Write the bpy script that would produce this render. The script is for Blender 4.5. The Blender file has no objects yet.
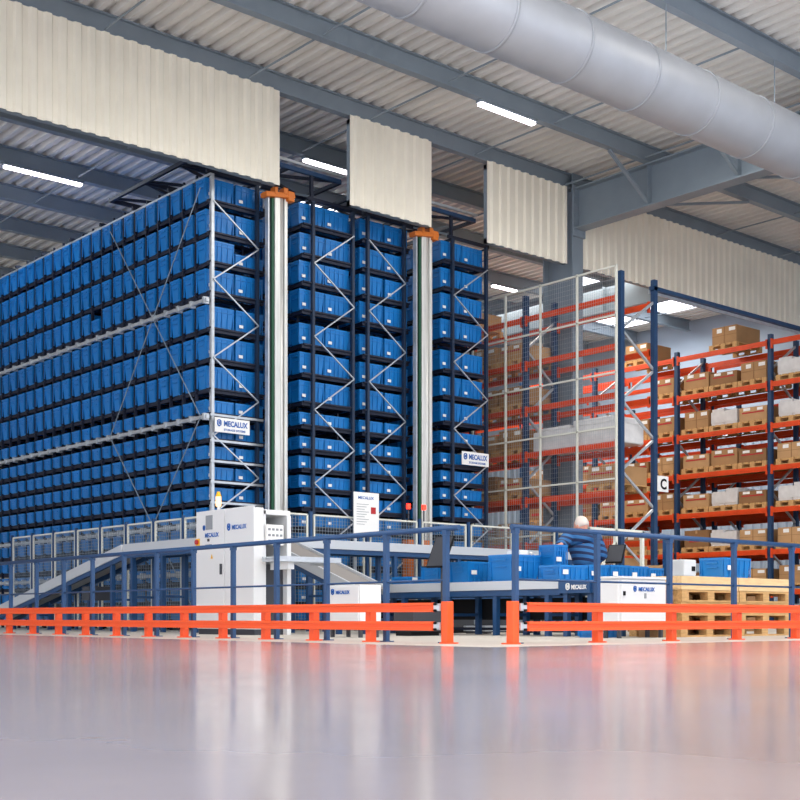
import bpy, math, random
from mathutils import Vector, Matrix
random.seed(7)
S = bpy.context.scene
COL = S.collection

# ------------------------------------------------------------------ helpers
def lin(h):
    h = h.lstrip('#')
    c = [int(h[i:i+2], 16)/255 for i in (0, 2, 4)]
    return [x/12.92 if x <= .04045 else ((x+.055)/1.055)**2.4 for x in c]

def mat(name, hexc, rough=.5, metal=0, noise=0, nscale=8, spec=.5, emit=None, es=0, stretch=None, coat=0):
    m = bpy.data.materials.new(name); m.use_nodes = True
    nt = m.node_tree; b = nt.nodes['Principled BSDF']
    c = lin(hexc)
    b.inputs['Base Color'].default_value = (*c, 1)
    b.inputs['Roughness'].default_value = rough
    b.inputs['Metallic'].default_value = metal
    b.inputs['Specular IOR Level'].default_value = spec
    b.inputs['Coat Weight'].default_value = coat
    if emit:
        b.inputs['Emission Color'].default_value = (*lin(emit), 1)
        b.inputs['Emission Strength'].default_value = es
    if noise:
        tc = nt.nodes.new('ShaderNodeTexCoord'); n = nt.nodes.new('ShaderNodeTexNoise')
        n.inputs['Scale'].default_value = nscale; n.inputs['Detail'].default_value = 4
        if stretch:
            mp = nt.nodes.new('ShaderNodeMapping'); mp.inputs['Scale'].default_value = stretch
            nt.links.new(tc.outputs['Object'], mp.inputs['Vector']); nt.links.new(mp.outputs[0], n.inputs['Vector'])
        else:
            nt.links.new(tc.outputs['Object'], n.inputs['Vector'])
        r = nt.nodes.new('ShaderNodeValToRGB')
        r.color_ramp.elements[0].position = .3; r.color_ramp.elements[1].position = .7
        r.color_ramp.elements[0].color = (*[x*(1-noise) for x in c], 1)
        r.color_ramp.elements[1].color = (*[min(1, x*(1+noise)) for x in c], 1)
        nt.links.new(n.outputs['Fac'], r.inputs['Fac']); nt.links.new(r.outputs['Color'], b.inputs['Base Color'])
    return m

M = {
 'tote': mat('tote_plastic', '#147bc6', .34, noise=.12, nscale=1.2),
 'navy': mat('navy_paint', '#1f3f63', .45),
 'slate': mat('slate_upright', '#1b2d45', .5),
 'dnavy': mat('dark_navy_paint', '#111a30', .55),
 'rail': mat('railing_blue', '#1b4673', .4, noise=.08, nscale=6),
 'silver': mat('galvanised', '#c3c8cc', .38, .55, noise=.1, nscale=10),
 'mast': mat('mast_aluminium', '#dcdcd6', .35, .3, noise=.12, nscale=3, stretch=(6, 6, .4)),
 'green': mat('green_strip', '#0e4a30', .5),
 'orange': mat('barrier_orange', '#f4591a', .4),
 'beam': mat('rack_orange', '#dc4812', .5, noise=.1, nscale=4),
 'mastorange': mat('mast_orange', '#d0701f', .5),
 'white': mat('cabinet_white', '#e2e4e4', .4),
 'paper': mat('paper', '#f1f1ee', .7),
 'offwhite': mat('fence_cream', '#dfdfd2', .5),
 'conv': mat('conveyor_white', '#c8cdd2', .4, .2),
 'steel': mat('steel_grey', '#84919b', .5, noise=.06, nscale=2),
 'belt': mat('belt_grey', '#8b8784', .7),
 'black': mat('black_plastic', '#0c0d10', .6, spec=.25),
 'dark': mat('dark_grey', '#3c3f46', .6),
 'panel': mat('cladding_cream', '#f3eddb', .5, noise=.04, nscale=1.5),
 'deck': mat('roof_deck', '#e3e1dc', .6, noise=.06, nscale=.8),
 'duct': mat('duct_metal', '#b4b9c0', .5, .3, noise=.05, nscale=2),
 'wall': mat('wall_bluegrey', '#a3b3c4', .7, noise=.05, nscale=.5),
 'walltan': mat('wall_tan', '#b3aca2', .7, noise=.05, nscale=.5),
 'card': mat('cardboard', '#ab8358', .8, noise=.1, nscale=3),
 'card2': mat('cardboard_light', '#bd9568', .8, noise=.1, nscale=3),
 'card3': mat('cardboard_dark', '#8f6943', .8, noise=.1, nscale=3),
 'wood': mat('pallet_wood', '#c79e67', .8, noise=.2, nscale=5, stretch=(1, 6, 6)),
 'wood2': mat('board_wood', '#e6c592', .7, noise=.12, nscale=4, stretch=(1, 8, 8)),
 'wrap': mat('stretch_wrap', '#d9d8d6', .3, noise=.08, nscale=6),
 'red': mat('red_print', '#b5272a', .6),
 'logo': mat('logo_blue', '#1c5fb0', .5),
 'grey': mat('print_grey', '#8f9499', .6),
 'yellow': mat('yellow_plastic', '#f0b51c', .5),
 'skin': mat('skin', '#d79a82', .5, noise=.06, nscale=20),
 'hair': mat('white_hair', '#d8ccc2', .7),
 'light_source': mat('lamp_tube', '#ffffff', .5, emit='#fff4fb', es=9),
 'sky': mat('skylight', '#ffffff', .5, emit='#f4f6ff', es=3.0),
 'sky_fill': mat('added_fill_panel', '#ffffff', .5, emit='#fff6ea', es=8.0),
 'redlamp': mat('red_lamp', '#ff3020', .4, emit='#ff2a18', es=3),
 'glow': mat('beacon_lamp', '#ffd9a0', .4, emit='#ffc890', es=1.2),
 'trouser': mat('trousers', '#22304d', .8),
 'apron': mat('apron_concrete', '#c8c2b8', .55, noise=.05, nscale=1.5),
 'shoe': mat('shoe', '#1c1c1e', .6),
}
# striped pullover
def stripes():
    m = bpy.data.materials.new('striped_knit'); m.use_nodes = True
    nt = m.node_tree; b = nt.nodes['Principled BSDF']; b.inputs['Roughness'].default_value = .85
    tc = nt.nodes.new('ShaderNodeTexCoord'); sp = nt.nodes.new('ShaderNodeMapping')
    sp.inputs['Rotation'].default_value = (0, math.radians(-14), 0)
    w = nt.nodes.new('ShaderNodeTexWave'); w.bands_direction = 'Z'; w.inputs['Scale'].default_value = 3.6
    w.inputs['Distortion'].default_value = .4
    r = nt.nodes.new('ShaderNodeValToRGB'); r.color_ramp.interpolation = 'CONSTANT'
    r.color_ramp.elements[0].color = (*lin('#1b2c52'), 1)
    e = r.color_ramp.elements[1]; e.position = .45; e.color = (*lin('#2f689e'), 1)
    nt.links.new(tc.outputs['Object'], sp.inputs[0]); nt.links.new(sp.outputs[0], w.inputs['Vector'])
    nt.links.new(w.outputs['Fac'], r.inputs[0]); nt.links.new(r.outputs[0], b.inputs['Base Color'])
    return m
M['knit'] = stripes()
def floor_mat():
    m = bpy.data.materials.new('polished_floor'); m.use_nodes = True
    nt = m.node_tree; b = nt.nodes['Principled BSDF']
    tc = nt.nodes.new('ShaderNodeTexCoord'); n = nt.nodes.new('ShaderNodeTexNoise'); n.inputs['Scale'].default_value = .35
    n.inputs['Detail'].default_value = 6; n.inputs['Roughness'].default_value = .6
    r = nt.nodes.new('ShaderNodeValToRGB')
    r.color_ramp.elements[0].position = .3; r.color_ramp.elements[1].position = .72
    r.color_ramp.elements[0].color = (*lin('#a09899'), 1); r.color_ramp.elements[1].color = (*lin('#b5acac'), 1)
    n2 = nt.nodes.new('ShaderNodeTexNoise'); n2.inputs['Scale'].default_value = 1.3; n2.inputs['Detail'].default_value = 5
    mr = nt.nodes.new('ShaderNodeMapRange'); mr.inputs[3].default_value = .1; mr.inputs[4].default_value = .2; b.inputs['Specular IOR Level'].default_value = .9
    bp = nt.nodes.new('ShaderNodeBump'); bp.inputs['Strength'].default_value = .004; bp.inputs['Distance'].default_value = .02
    L = nt.links.new
    L(tc.outputs['Object'], n.inputs['Vector']); L(tc.outputs['Object'], n2.inputs['Vector'])
    L(n.outputs['Fac'], r.inputs[0]); L(r.outputs[0], b.inputs['Base Color'])
    L(n2.outputs['Fac'], mr.inputs[0]); L(mr.outputs[0], b.inputs['Roughness'])
    L(n2.outputs['Fac'], bp.inputs['Height']); L(bp.outputs[0], b.inputs['Normal'])
    return m
M['floor'] = floor_mat()

class MB:
    def __init__(s): s.v = []; s.f = []; s.m = []; s.mi = 0
    def quadbox(s, P):           # 8 points: bottom 4 ccw, top 4 ccw
        n = len(s.v); s.v += [tuple(p) for p in P]
        for f in ((3,2,1,0),(4,5,6,7),(0,1,5,4),(1,2,6,5),(2,3,7,6),(3,0,4,7)):
            s.f.append(tuple(n+i for i in f)); s.m.append(s.mi)
        return s
    def box(s, x0, x1, y0, y1, z0, z1):
        return s.quadbox([(x0,y0,z0),(x1,y0,z0),(x1,y1,z0),(x0,y1,z0),(x0,y0,z1),(x1,y0,z1),(x1,y1,z1),(x0,y1,z1)])
    def bar(s, a, b, w, h=None, up=(0,0,1)):
        h = h or w; a = Vector(a); b = Vector(b); d = (b-a).normalized(); u = Vector(up)
        if abs(d.dot(u)) > .98: u = Vector((0,1,0))
        sd = d.cross(u).normalized(); u = sd.cross(d)
        c = [(-w/2,-h/2),(w/2,-h/2),(w/2,h/2),(-w/2,h/2)]
        P = [a+sd*i+u*j for i, j in c]+[b+sd*i+u*j for i, j in c]
        n = len(s.v); s.v += [tuple(p) for p in P]
        for f in ((0,1,2,3),(7,6,5,4),(4,5,1,0),(5,6,2,1),(6,7,3,2),(7,4,0,3)):
            s.f.append(tuple(n+i for i in f)); s.m.append(s.mi)
        return s
    def tube(s, a, b, r, r2=None, seg=12):
        r2 = r if r2 is None else r2; a = Vector(a); b = Vector(b); d = (b-a).normalized()
        u = Vector((0,0,1)) if abs(d.z) < .9 else Vector((1,0,0))
        sd = d.cross(u).normalized(); u = sd.cross(d); n = len(s.v)
        for p, R in ((a, r), (b, r2)):
            for k in range(seg):
                t = 2*math.pi*k/seg; s.v.append(tuple(p+sd*math.cos(t)*R+u*math.sin(t)*R))
        for k in range(seg):
            j = (k+1) % seg; s.f.append((n+k, n+j, n+seg+j, n+seg+k)); s.m.append(s.mi)
        s.f.append(tuple(n+k for k in reversed(range(seg)))); s.m.append(s.mi)
        s.f.append(tuple(n+seg+k for k in range(seg))); s.m.append(s.mi)
        return s
    def path(s, pts, r, seg=10):
        for a, b in zip(pts, pts[1:]): s.tube(a, b, r, seg=seg)
        return s
    def add(s, o, loc):
        n = len(s.v); s.v += [(a+loc[0], b+loc[1], c+loc[2]) for a, b, c in o.v]
        s.f += [tuple(i+n for i in f) for f in o.f]; s.m += o.m
    def mesh(s, name, mats):
        me = bpy.data.meshes.new(name); me.from_pydata(s.v, [], s.f)
        for m in (mats if isinstance(mats, (list, tuple)) else [mats]): me.materials.append(M[m])
        me.polygons.foreach_set('material_index', s.m); me.update()
        return me
    def build(s, name, mats, parent=None, loc=None, bevel=0, smooth=False):
        o = bpy.data.objects.new(name, s.mesh(name, mats)); COL.objects.link(o)
        if smooth:
            for p in o.data.polygons: p.use_smooth = len(p.vertices) == 4
        if parent is not None:
            o.parent = parent
            if loc is None: o.location = -Vector(parent.location) if parent.type == 'EMPTY' else (0,0,0)
            else: o.location = loc
        elif loc is not None: o.location = loc
        if bevel:
            b = o.modifiers.new('b', 'BEVEL'); b.width = bevel; b.segments = 2; b.limit_method = 'ANGLE'
        return o
# Note: parts are written in world coordinates unless their thing is built at the origin.

def tag(o, label=None, cat=None, group=None, kind=None):
    if label: o['label'] = label
    if cat: o['category'] = cat
    if group: o['group'] = group
    if kind: o['kind'] = kind
    return o
def thing(name, label, cat, loc, group=None):
    o = bpy.data.objects.new(name, None); COL.objects.link(o); o.location = loc; o.empty_display_size = .1
    return tag(o, label, cat, group)
def copy_tree(o, parent=None, loc=None):
    c = o.copy(); COL.objects.link(c)
    if parent is not None: c.parent = parent
    if loc is not None: c.location = loc
    for ch in list(o.children):
        if ch.name in S.objects: copy_tree(ch, c)
    return c
ORD = ['first','second','third','fourth','fifth','sixth','seventh','eighth','ninth','tenth','eleventh','twelfth','thirteenth',
       'fourteenth','fifteenth','sixteenth','seventeenth','eighteenth','nineteenth','twentieth']

def text_obj(txt, size, loc, dirx, material, parent, name='lettering', bold=.012, width=None, up=(0,0,1)):
    cu = bpy.data.curves.new('t', 'FONT'); cu.body = txt; cu.size = size; cu.offset = bold*size; cu.extrude = .002; cu.align_x = 'LEFT'
    cu.resolution_u = 3
    t = bpy.data.objects.new('t', cu); COL.objects.link(t)
    bpy.context.view_layer.update()
    dg = bpy.context.evaluated_depsgraph_get()
    me = bpy.data.meshes.new_from_object(t.evaluated_get(dg)); bpy.data.objects.remove(t)
    me.materials.clear(); me.materials.append(M[material])
    xs = [v.co.x for v in me.vertices]; w = max(xs)-min(xs)
    sx = (width/w) if width else 1
    x = Vector(dirx).normalized(); u = Vector(up); n = x.cross(u)
    mt = Matrix((x, u, n)).transposed().to_4x4()
    for v in me.vertices:
        v.co = mt @ Vector((v.co.x*sx, v.co.y, v.co.z))
        v.co += Vector(loc)-Vector(parent.location)
    o = bpy.data.objects.new(name, me); COL.objects.link(o); o.parent = parent
    return o
def emblem(loc, h, dirx, material, parent):
    # small shield shaped ring with a bar inside
    x = Vector(dirx).normalized(); n = x.cross(Vector((0,0,1))); p0 = Vector(loc)
    def P(a, b): return p0+x*a*h+Vector((0,0,b*h))+n*.004
    mb = MB()
    ring = [(0,.15),(0,.85),(.2,1),(.5,1),(.7,.85),(.7,.15),(.35,-.1)]
    for i in range(7): mb.bar(P(*ring[i]), P(*ring[(i+1) % 7]), .18*h, .18*h)
    mb.bar(P(.35,.25), P(.35,.75), .2*h, .2*h)
    o = mb.build('emblem', material, parent)
    return o

# ------------------------------------------------------------------ setting
def st(o): o['kind'] = 'structure'; return o
st(MB().box(-14, 36, -14, 44, -.2, 0).build('floor', 'floor'))
st(MB().box(7.3, 36, 7.35, 44, 0, .002).build('trim_60', 'apron'))
ZR = 10.12
def corrugated(a0, a1, b0, b1, pitch, depth, thick, fn, top=.35, bot=.35):
    """profile runs along a; sheet runs along b; fn(a, b, h) -> point"""
    mb = MB(); n = int((a1-a0)/pitch)+1; pts = []
    for i in range(n):
        a = a0+i*pitch
        for f, h in ((0,0),(bot,0),(.5,depth),(.5+top,depth)):
            if a+f*pitch <= a1: pts.append((a+f*pitch, h))
    pts.append((a1, pts[-1][1]))
    for a, h in pts:
        for hh in (h, h+thick):
            mb.v.append(fn(a, b0, hh)); mb.v.append(fn(a, b1, hh))
    for i in range(len(pts)-1):
        k = i*4; j = k+4
        for f in ((k, k+1, j+1, j), (k+2, j+2, j+3, k+3), (k, j, j+2, k+2), (k+1, k+3, j+3, j+1)):
            mb.f.append(f); mb.m.append(0)
    for k in (0, (len(pts)-1)*4): mb.f.append((k, k+1, k+3, k+2)); mb.m.append(0)
    return mb
st(corrugated(-14, 34.6, -2, 38, .28, .09, .01, lambda a, b, h: (a, b, ZR+h)).build('ceiling', 'deck'))
st(MB().box(-14, 36, 38, 38.3, 0, 10.6).build('wall_back', 'walltan'))
wr = st(MB().box(34.6, 34.9, -14, 38.3, 0, 10.6).build('wall_right', 'wall'))
wc = corrugated(-13, 38, .1, 5.9, .3, .05, .01, lambda a, b, h: (34.59-h, a, b)).build('cladding', 'wall', wr)
# skylights, then added fill panels over the front hall
k = 0
def skylight(x0, x1, y0, y1, m='sky'):
    global k; k += 1
    st(MB().box(x0, x1, y0, y1, ZR-.05, ZR-.02).build('window_%d' % k, m))
skylight(17.2, 18.6, 23.3, 24.3); skylight(16.2, 17.4, 25.5, 26.5)
skylight(27.5, 33, 23.3, 25.0); skylight(30.3, 33.5, 25.5, 27.2)
for x in (-5, 2, 9, 16):
    for y in (-1, 3, 7):
        skylight(x, x+3, y, y+1.9, 'sky_fill')  # unseen glowing panels put in to light the hall from above

# secondary roof beams, main rafter
YB = [18.66-2.2*i for i in range(9, 0, -1)]+[18.66+2.2*i for i in range(0, 9)]
def ibeam(mb, a, b, w, z0, z1, tf=.025, axis='x', c=0):
    if axis == 'x':
        mb.box(a, b, c-w/2, c+w/2, z0, z0+tf).box(a, b, c-w/2, c+w/2, z1-tf, z1).box(a, b, c-.012, c+.012, z0+tf, z1-tf)
    else:
        mb.box(c-w/2, c+w/2, a, b, z0, z0+tf).box(c-w/2, c+w/2, a, b, z1-tf, z1).box(c-.015, c+.015, a, b, z0+tf, z1-tf)
trim = 0
for y in YB:
    trim += 1
    mb = MB(); ibeam(mb, -14, 34.5, .16, 9.77, ZR-.001, axis='x', c=y)
    st(mb.build('trim_%d' % trim, 'steel'))
def rafter(x, y0, y1):
    global trim; trim += 1
    mb = MB(); ibeam(mb, y0, y1, .34, 8.86, 9.765, .035, 'y', x)
    for y in YB:
        if y0 < y < y1: mb.box(x-.15, x+.15, y-.01, y+.01, 8.9, 9.73)
    o = st(mb.build('trim_%d' % trim, 'steel'))
    return o
raf = rafter(21.18, -2, 18.45)
rafter(27.6, 20, 37.9)
# fly braces on the rafter and thin sag rods between the beams
mb = MB()
for y in YB:
    if y < 18 : mb.bar((19.8, y, 9.74), (21.05, y, 8.94), .07, .05).bar((21.3, y, 8.94), (24.7, y, 9.74), .07, .05)
mb.build('fly_brace', 'steel', raf)
mb = MB()
for x in [1.25+2.8*i for i in range(12)]:
    for a, b in zip(YB, YB[1:]):
        if a > 10: mb.tube((x, a+.1, 9.82), (x, b-.1, 9.82), .018, seg=6).tube((x, a+.1, 9.8), (x, a+.1, 10.1), .018, seg=6)
trim += 1
st(mb.build('trim_%d' % trim, 'steel'))
# big bolted column with its haunch
trim += 1
mb = MB()
for yy in (18.5, 19.36): mb.box(21.01, 21.36, yy, yy+.035, 0, 10.1)
mb.box(21.17, 21.2, 18.53, 19.37, 0, 10.1)
mb.box(20.98, 21.39, 18.455, 18.5, 8.7, 9.9)
for zz in (8.8, 9.0, 9.2, 9.4, 9.6, 9.8):
    for xx in (21.04, 21.33): mb.tube((xx, 18.455, zz), (xx, 18.43, zz), .025, seg=6)
mb.box(20.86, 21.51, 18.35, 19.5, 0, .03)
col = st(mb.build('trim_%d' % trim, 'steel'))
# round duct under the roof
t = thing('ventilation_duct', 'large round grey ventilation duct under the roof at upper right', 'duct', (17, 12, 8.4))
mb = MB(); mb.tube((-4, 12, 8.42), (33, 12, 8.42), .5, seg=40)
mb.build('duct_body', 'duct', t, smooth=True)
for x in [i*1.5-3 for i in range(24)]:
    MB().tube((x-.025, 12, 8.42), (x+.025, 12, 8.42), .512, seg=40).build('seam_band', 'duct', t, smooth=True)
mb = MB()
for x in [i*3-2.2 for i in range(11)]: mb.tube((x, 12, 8.85), (x, 12, 9.77), .01, seg=6).tube((x, 12.0, 9.77), (x, 12.06, 9.8), .01, seg=6)
mb.build('hanger', 'steel', t)

# cream profiled cladding apron above the opening
def apron(x0, x1, lab, z0=8.06):
    t = thing('cladding_panel', lab, 'cladding panel', ((x0+x1)/2, 18.5, z0), 'cream cladding panels hung from the roof beam')
    corrugated(x0, x1, z0, 9.77, .25, .04, .008, lambda a, b, h: (a, 18.56-h, b)).build('profiled_sheet', 'panel', t)
    MB().box(x0, x1, 18.575, 18.66, z0, z0+.1).box(x0, x1, 18.575, 18.66, 9.6, 9.7).box(x0, x0+.06, 18.575, 18.66, z0, 9.7).box(x1-.06, x1, 18.575, 18.66, z0, 9.7).build('sheet_rail', 'steel', t)
apron(-6, 13.12, 'longest cream corrugated panel above the left blue rack')
apron(14.75, 16.83, 'cream corrugated panel hung between the two open gaps')
apron(18.4, 20.84, 'cream corrugated panel hung just left of the grey column')
apron(21.42, 34, 'cream corrugated panel right of the grey column')
mb = MB().box(-6, 20.98, 18.72, 18.84, 7.96, 8.12)
# lighting battens
def batten(x, y, lab, n=1.5):
    t = thing('ceiling_light', lab, 'ceiling light', (x, y, 9.6), 'tube lights under the roof beams')
    MB().box(x-n/2, x+n/2, y-.07, y+.07, 9.715, 9.765).build('housing', 'steel', t)
    MB().box(x-n/2+.03, x+n/2-.03, y-.055, y+.055, 9.67, 9.715).build('diffuser', 'light_source', t)
batten(16.85, 16.46, 'tube light at the top middle, in front of the panels')
batten(15.95, 20.86, 'tube light seen through the left gap between cream panels', 1.2)
batten(11.7, 25.26, 'tube light at far left above the blue rack side', 1.8)
batten(25.75, 25.26, 'tube light just left of the grey column, deep in the hall', 1)
batten(30.1, 25.26, 'tube light beside the skylight behind the wire mesh')
batten(5.2, 16.46, 'tube light in front of the longest cream panel')

# ------------------------------------------------------------------ miniload racks
TALL = [7.74, 7.17, 6.64, 6.1, 5.45, 4.9, 4.36]
SHORT = [3.92, 3.46, 3.09, 2.72, 2.35, 1.98, 1.62, 1.26, .9, .54, .18]
LEV = [(z, .40) for z in TALL]+[(z, .232) for z in SHORT]
PY = .45; Y0 = 19.2; NC = 24
TW = .335; TL = .6
def tote_mb(L, W, H, ribs=True):
    mb = MB(); t = .03*H/.4+.01; i = .03
    def fr(e, z): return [(e, e, z), (L-e, e, z), (L-e, W-e, z), (e, W-e, z)]
    n = 0; mb.v += fr(t, 0)+fr(.008, H)+fr(t+.01, .012)+fr(.022, H)
    F = [(3,2,1,0),(0,1,5,4),(1,2,6,5),(2,3,7,6),(3,0,4,7),(8,9,10,11),(9,8,12,13),(10,9,13,14),(11,10,14,15),(8,11,15,12)]
    F += [(4,5,13,12),(5,6,14,13),(6,7,15,14),(7,4,12,15)]
    mb.f += F; mb.m += [0]*len(F)
    if ribs:
        r = .03
        for (x0,x1,y0,y1) in ((0,L,0,.012),(0,L,W-.012,W),(0,.012,.012,W-.012),(L-.012,L,.012,W-.012)):
            mb.box(x0, x1, y0, y1, H-r, H)
            if H > .3: mb.box(x0, x1, y0, y1, H-.09, H-.08)
        for fx in (.02, .22, .42, .58, .78, .98):
            for y in (.002, W-.014):
                x = fx*L; mb.box(x-.007, x+.007, y, y+.012, .02, H-r)
        for y in (.03, W-.04):
            for x in (.002, L-.014): mb.box(x, x+.012, y, y+.012, .02, H-r)
        for x in (-.006, L-.008):   # handle lip on each end
            mb.box(x, x+.014, W*.28, W*.72, H-.075, H-.055); mb.box(x, x+.014, W*.28, W*.72, H-.125*H/.4-.05, H-.11*H/.4-.05)
    return mb
tmb = {.40: tote_mb(TL, TW, .40), .232: tote_mb(TL, TW, .232)}
tmesh = {h: m.mesh('tote', 'tote') for h, m in tmb.items()}
labmesh = MB().box(0, .085, -.006, 0, 0, .055).mesh('label_card', 'paper')
TIER = ['top tier']+[ORD[i]+' tier' for i in range(1, 18)]
# rack frames: name, x0, x1 (uprights), totes' x starts, brace phase
RK = [('left', 12.07, 13.04, (12.0, 12.64), 0, NC),
      ('midL', 14.32, 15.29, (14.07, 14.69), 1, 14),
      ('midR', 15.67, 16.62, (15.55, 16.2), 0, 14),
      ('right', 17.97, 18.96, (17.72, 18.34), 1, 14)]
stuff = MB()
def tote(x, y, z, h, label, group, withlabel):
    o = bpy.data.objects.new('storage_tote', tmesh[h]); COL.objects.link(o); o.location = (x, y, z)
    tag(o, label, 'storage tote', group)
    if withlabel:
        l = bpy.data.objects.new('label_card', labmesh); COL.objects.link(l); l.parent = o; l.location = (.07, .004, h*.22)
        l['label'] = 'white label card'
    return o
rn = random.Random(3)
GN = {'left': 'left rack', 'midL': 'middle rack left bay', 'midR': 'middle rack right bay', 'right': 'right rack'}
for name, x0, x1, xs, ph, nc in RK:
    for li, (z, h) in enumerate(LEV):
        for c in range(nc):
            for si, xx in enumerate(xs):
                y = Y0+c*PY+.055; zz = z+.004
                hh = h
                if name == 'left' and si == 0 and li == 4-1 and c == 9: hh = .232
                jx = rn.uniform(-.012, .012)
                if name == 'left' and si == 0 and c < 10 and li < 17:
                    w = ORD[c] if c else 'first'
                    tote(xx+jx, y, zz, hh, 'blue tote in left rack side, %s from top, %s column from front corner' % (TIER[li], w),
                         'blue totes on the long side of the left rack', c == 0)
                elif c == 0 and li < 17 and not (name == 'left' and si == 0):
                    tt = 'innermost' if si else 'outer'
                    tt = {'left': 'right hand', 'midL': ('left hand','right hand')[si], 'midR': ('left hand','right hand')[si], 'right': ('left hand','right hand')[si]}[name]
                    if name == 'left' and li in (2,) : hh = .232
                    tote(xx+jx, y, zz, hh, 'blue tote, %s of front %s, %s from top' % (tt, GN[name], TIER[li]),
                         'blue totes facing the front of the '+GN[name], True)
                else:
                    # only rows that face an aisle or the outside can be seen
                    if name == 'left' or (name == 'midL' and si == 0) or (name == 'right' and si == 0) or c < 3 or (name == 'right'):
                        stuff.add(tmb[hh], (xx+jx, y, zz))
so = stuff.build('storage_totes', 'tote')
tag(so, 'remaining blue totes filling the depth of the tall blue racks', 'storage totes', kind='stuff')

def rack(name, lab, x0, x1, xs, ph, nc):
    t = thing('storage_rack', lab, 'storage rack', ((x0+x1)/2, Y0, 0), 'tall narrow aisle tote racks')
    yend = Y0+nc*PY+.06; ztop = 8.19
    for i, x in enumerate((x0, x1)):
        m = 'silver' if (name == 'left' and i == 0) else 'slate'
        o = MB().box(x-.03, x+.03, Y0-.08, Y0-.01, 0, ztop).build('upright', m, t)
        if m == 'silver': o['label'] = 'galvanised corner upright'
    # post line behind (one per column)
    for c in range(1, nc+1):
        y = Y0+c*PY-.012
        MB().box(x0-(.055 if name == 'left' else .03), x0+.01, y-.012, y+.012, 0, ztop).build('post', 'dnavy', t); MB().box(x1-.02, x1+.02, y-.015, y+.015, 0, ztop).build('post', 'dnavy', t)
    for li, (z, h) in enumerate(LEV):
        mb = MB(); xa = xs[0]+.03; xb = xs[1]+TL-.03
        mb.box(min(xa, x0)-.02, max(xb, x1), Y0-.02, Y0+.03, z-.085, z-.005)      # front cross beam
        mb.box(xa+.03, xa+.06, Y0+.03, yend, z-.07, z-.0)
        mb.box(xb-.02, xb+.01, Y0+.03, yend, z-.07, z-.0)
        for c in range(nc+1):
            y = Y0+c*PY-.012
            mb.box(xa+.0, xb, y-.045, y+.1, z-.03, z-.0)
        mb.build('shelf', 'dnavy', t)
        if name == 'left' and li >= 7:
            MB().box(x0-.06, x1+.1, Y0-.1, Y0-.082, z-.07, z-.03).build('front_rail', 'silver', t)
    # zig-zag braces
    zl = 4.9 if ph == 0 else 5.6
    k0 = [zl+1.4*i for i in range(-4, 3)]
    other = 5.6 if ph == 0 else 4.9
    nodes = sorted([(z, x0) for z in [zl+1.4*i for i in range(-4, 3)]]+[(z, x1) for z in [other+1.4*i for i in range(-4, 3)]])
    nodes = [n for n in nodes if .1 < n[0] < 8]
    for a, b in zip(nodes, nodes[1:]):
        MB().bar((a[1], Y0-.095, a[0]), (b[1], Y0-.095, b[0]), .023, .023).build('brace', 'silver', t)
    for a, b in zip(nodes[::2], nodes[1::2]):   # second set deeper
        MB().bar((b[1], Y0+PY*3-.01, a[0]), (a[1], Y0+PY*3-.01, b[0]), .03, .03).build('brace', 'dnavy', t)
    # top rails with stubs
    mb = MB().box(x0-.06, x0-.03, Y0-.08, yend, 8.155, 8.19).box(x1+.03, x1+.05, Y0-.08, yend, 8.155, 8.19)
    mb.build('top_rail', 'silver' if name == 'left' else 'dnavy', t)
    mb = MB()
    for c in range(0, nc+1):
        y = Y0+c*PY-.012; mb.box(x0-.035, x0+.005, y-.02, y+.02, 8.15, 8.27)
    mb.box(x0-.035, x0+.005, Y0-.04, yend, 8.152, 8.19); mb.build('top_tie', 'dnavy', t)
    for c in range(0, nc+1, 3):
        y = Y0+c*PY-.012; MB().box(x0-.1, x1+.1, y-.03, y+.03, 8.2, 8.26).build('top_tie', 'dnavy', t)
    return t
labs = {'left': 'tall blue rack at left, its long side full of blue totes',
        'midL': 'tall blue rack right of the left crane mast, directly beside it',
        'midR': 'tall blue rack left of the right crane mast, directly beside it',
        'right': 'tall blue rack next to the orange pallet racking'}
RT = {}
for name, x0, x1, xs, ph, nc in RK: RT[name] = rack(name, labs[name], x0, x1, xs, ph, nc)
# long rails, clamps and cross cables on the side of the left rack
t = RT['left']; xe = 11.95
for z in (5.91, 3.83, 1.9, 1.03):
    mb = MB().box(xe-.03, xe+.03, Y0-.1, Y0+NC*PY, z-.03, z+.03)
    for c in range(NC):
        y = Y0+c*PY-.012; mb.box(xe-.05, xe+.06, y-.03, y+.03, z-.06, z+.06)
    mb.build('side_rail', 'silver', t)
for bay in (0, 3):
    ya = 19.3+bay*3.45; yb = ya+3.4
    for za, zb in ((3.83, 7.95), (.1, 3.83)):
        MB().tube((xe-.02, ya, za), (xe-.02, yb, zb), .011, seg=6).build('cross_cable', 'steel', t)
        MB().tube((xe-.03, ya, zb), (xe-.03, yb, za), .011, seg=6).build('cross_cable', 'steel', t)

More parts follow.
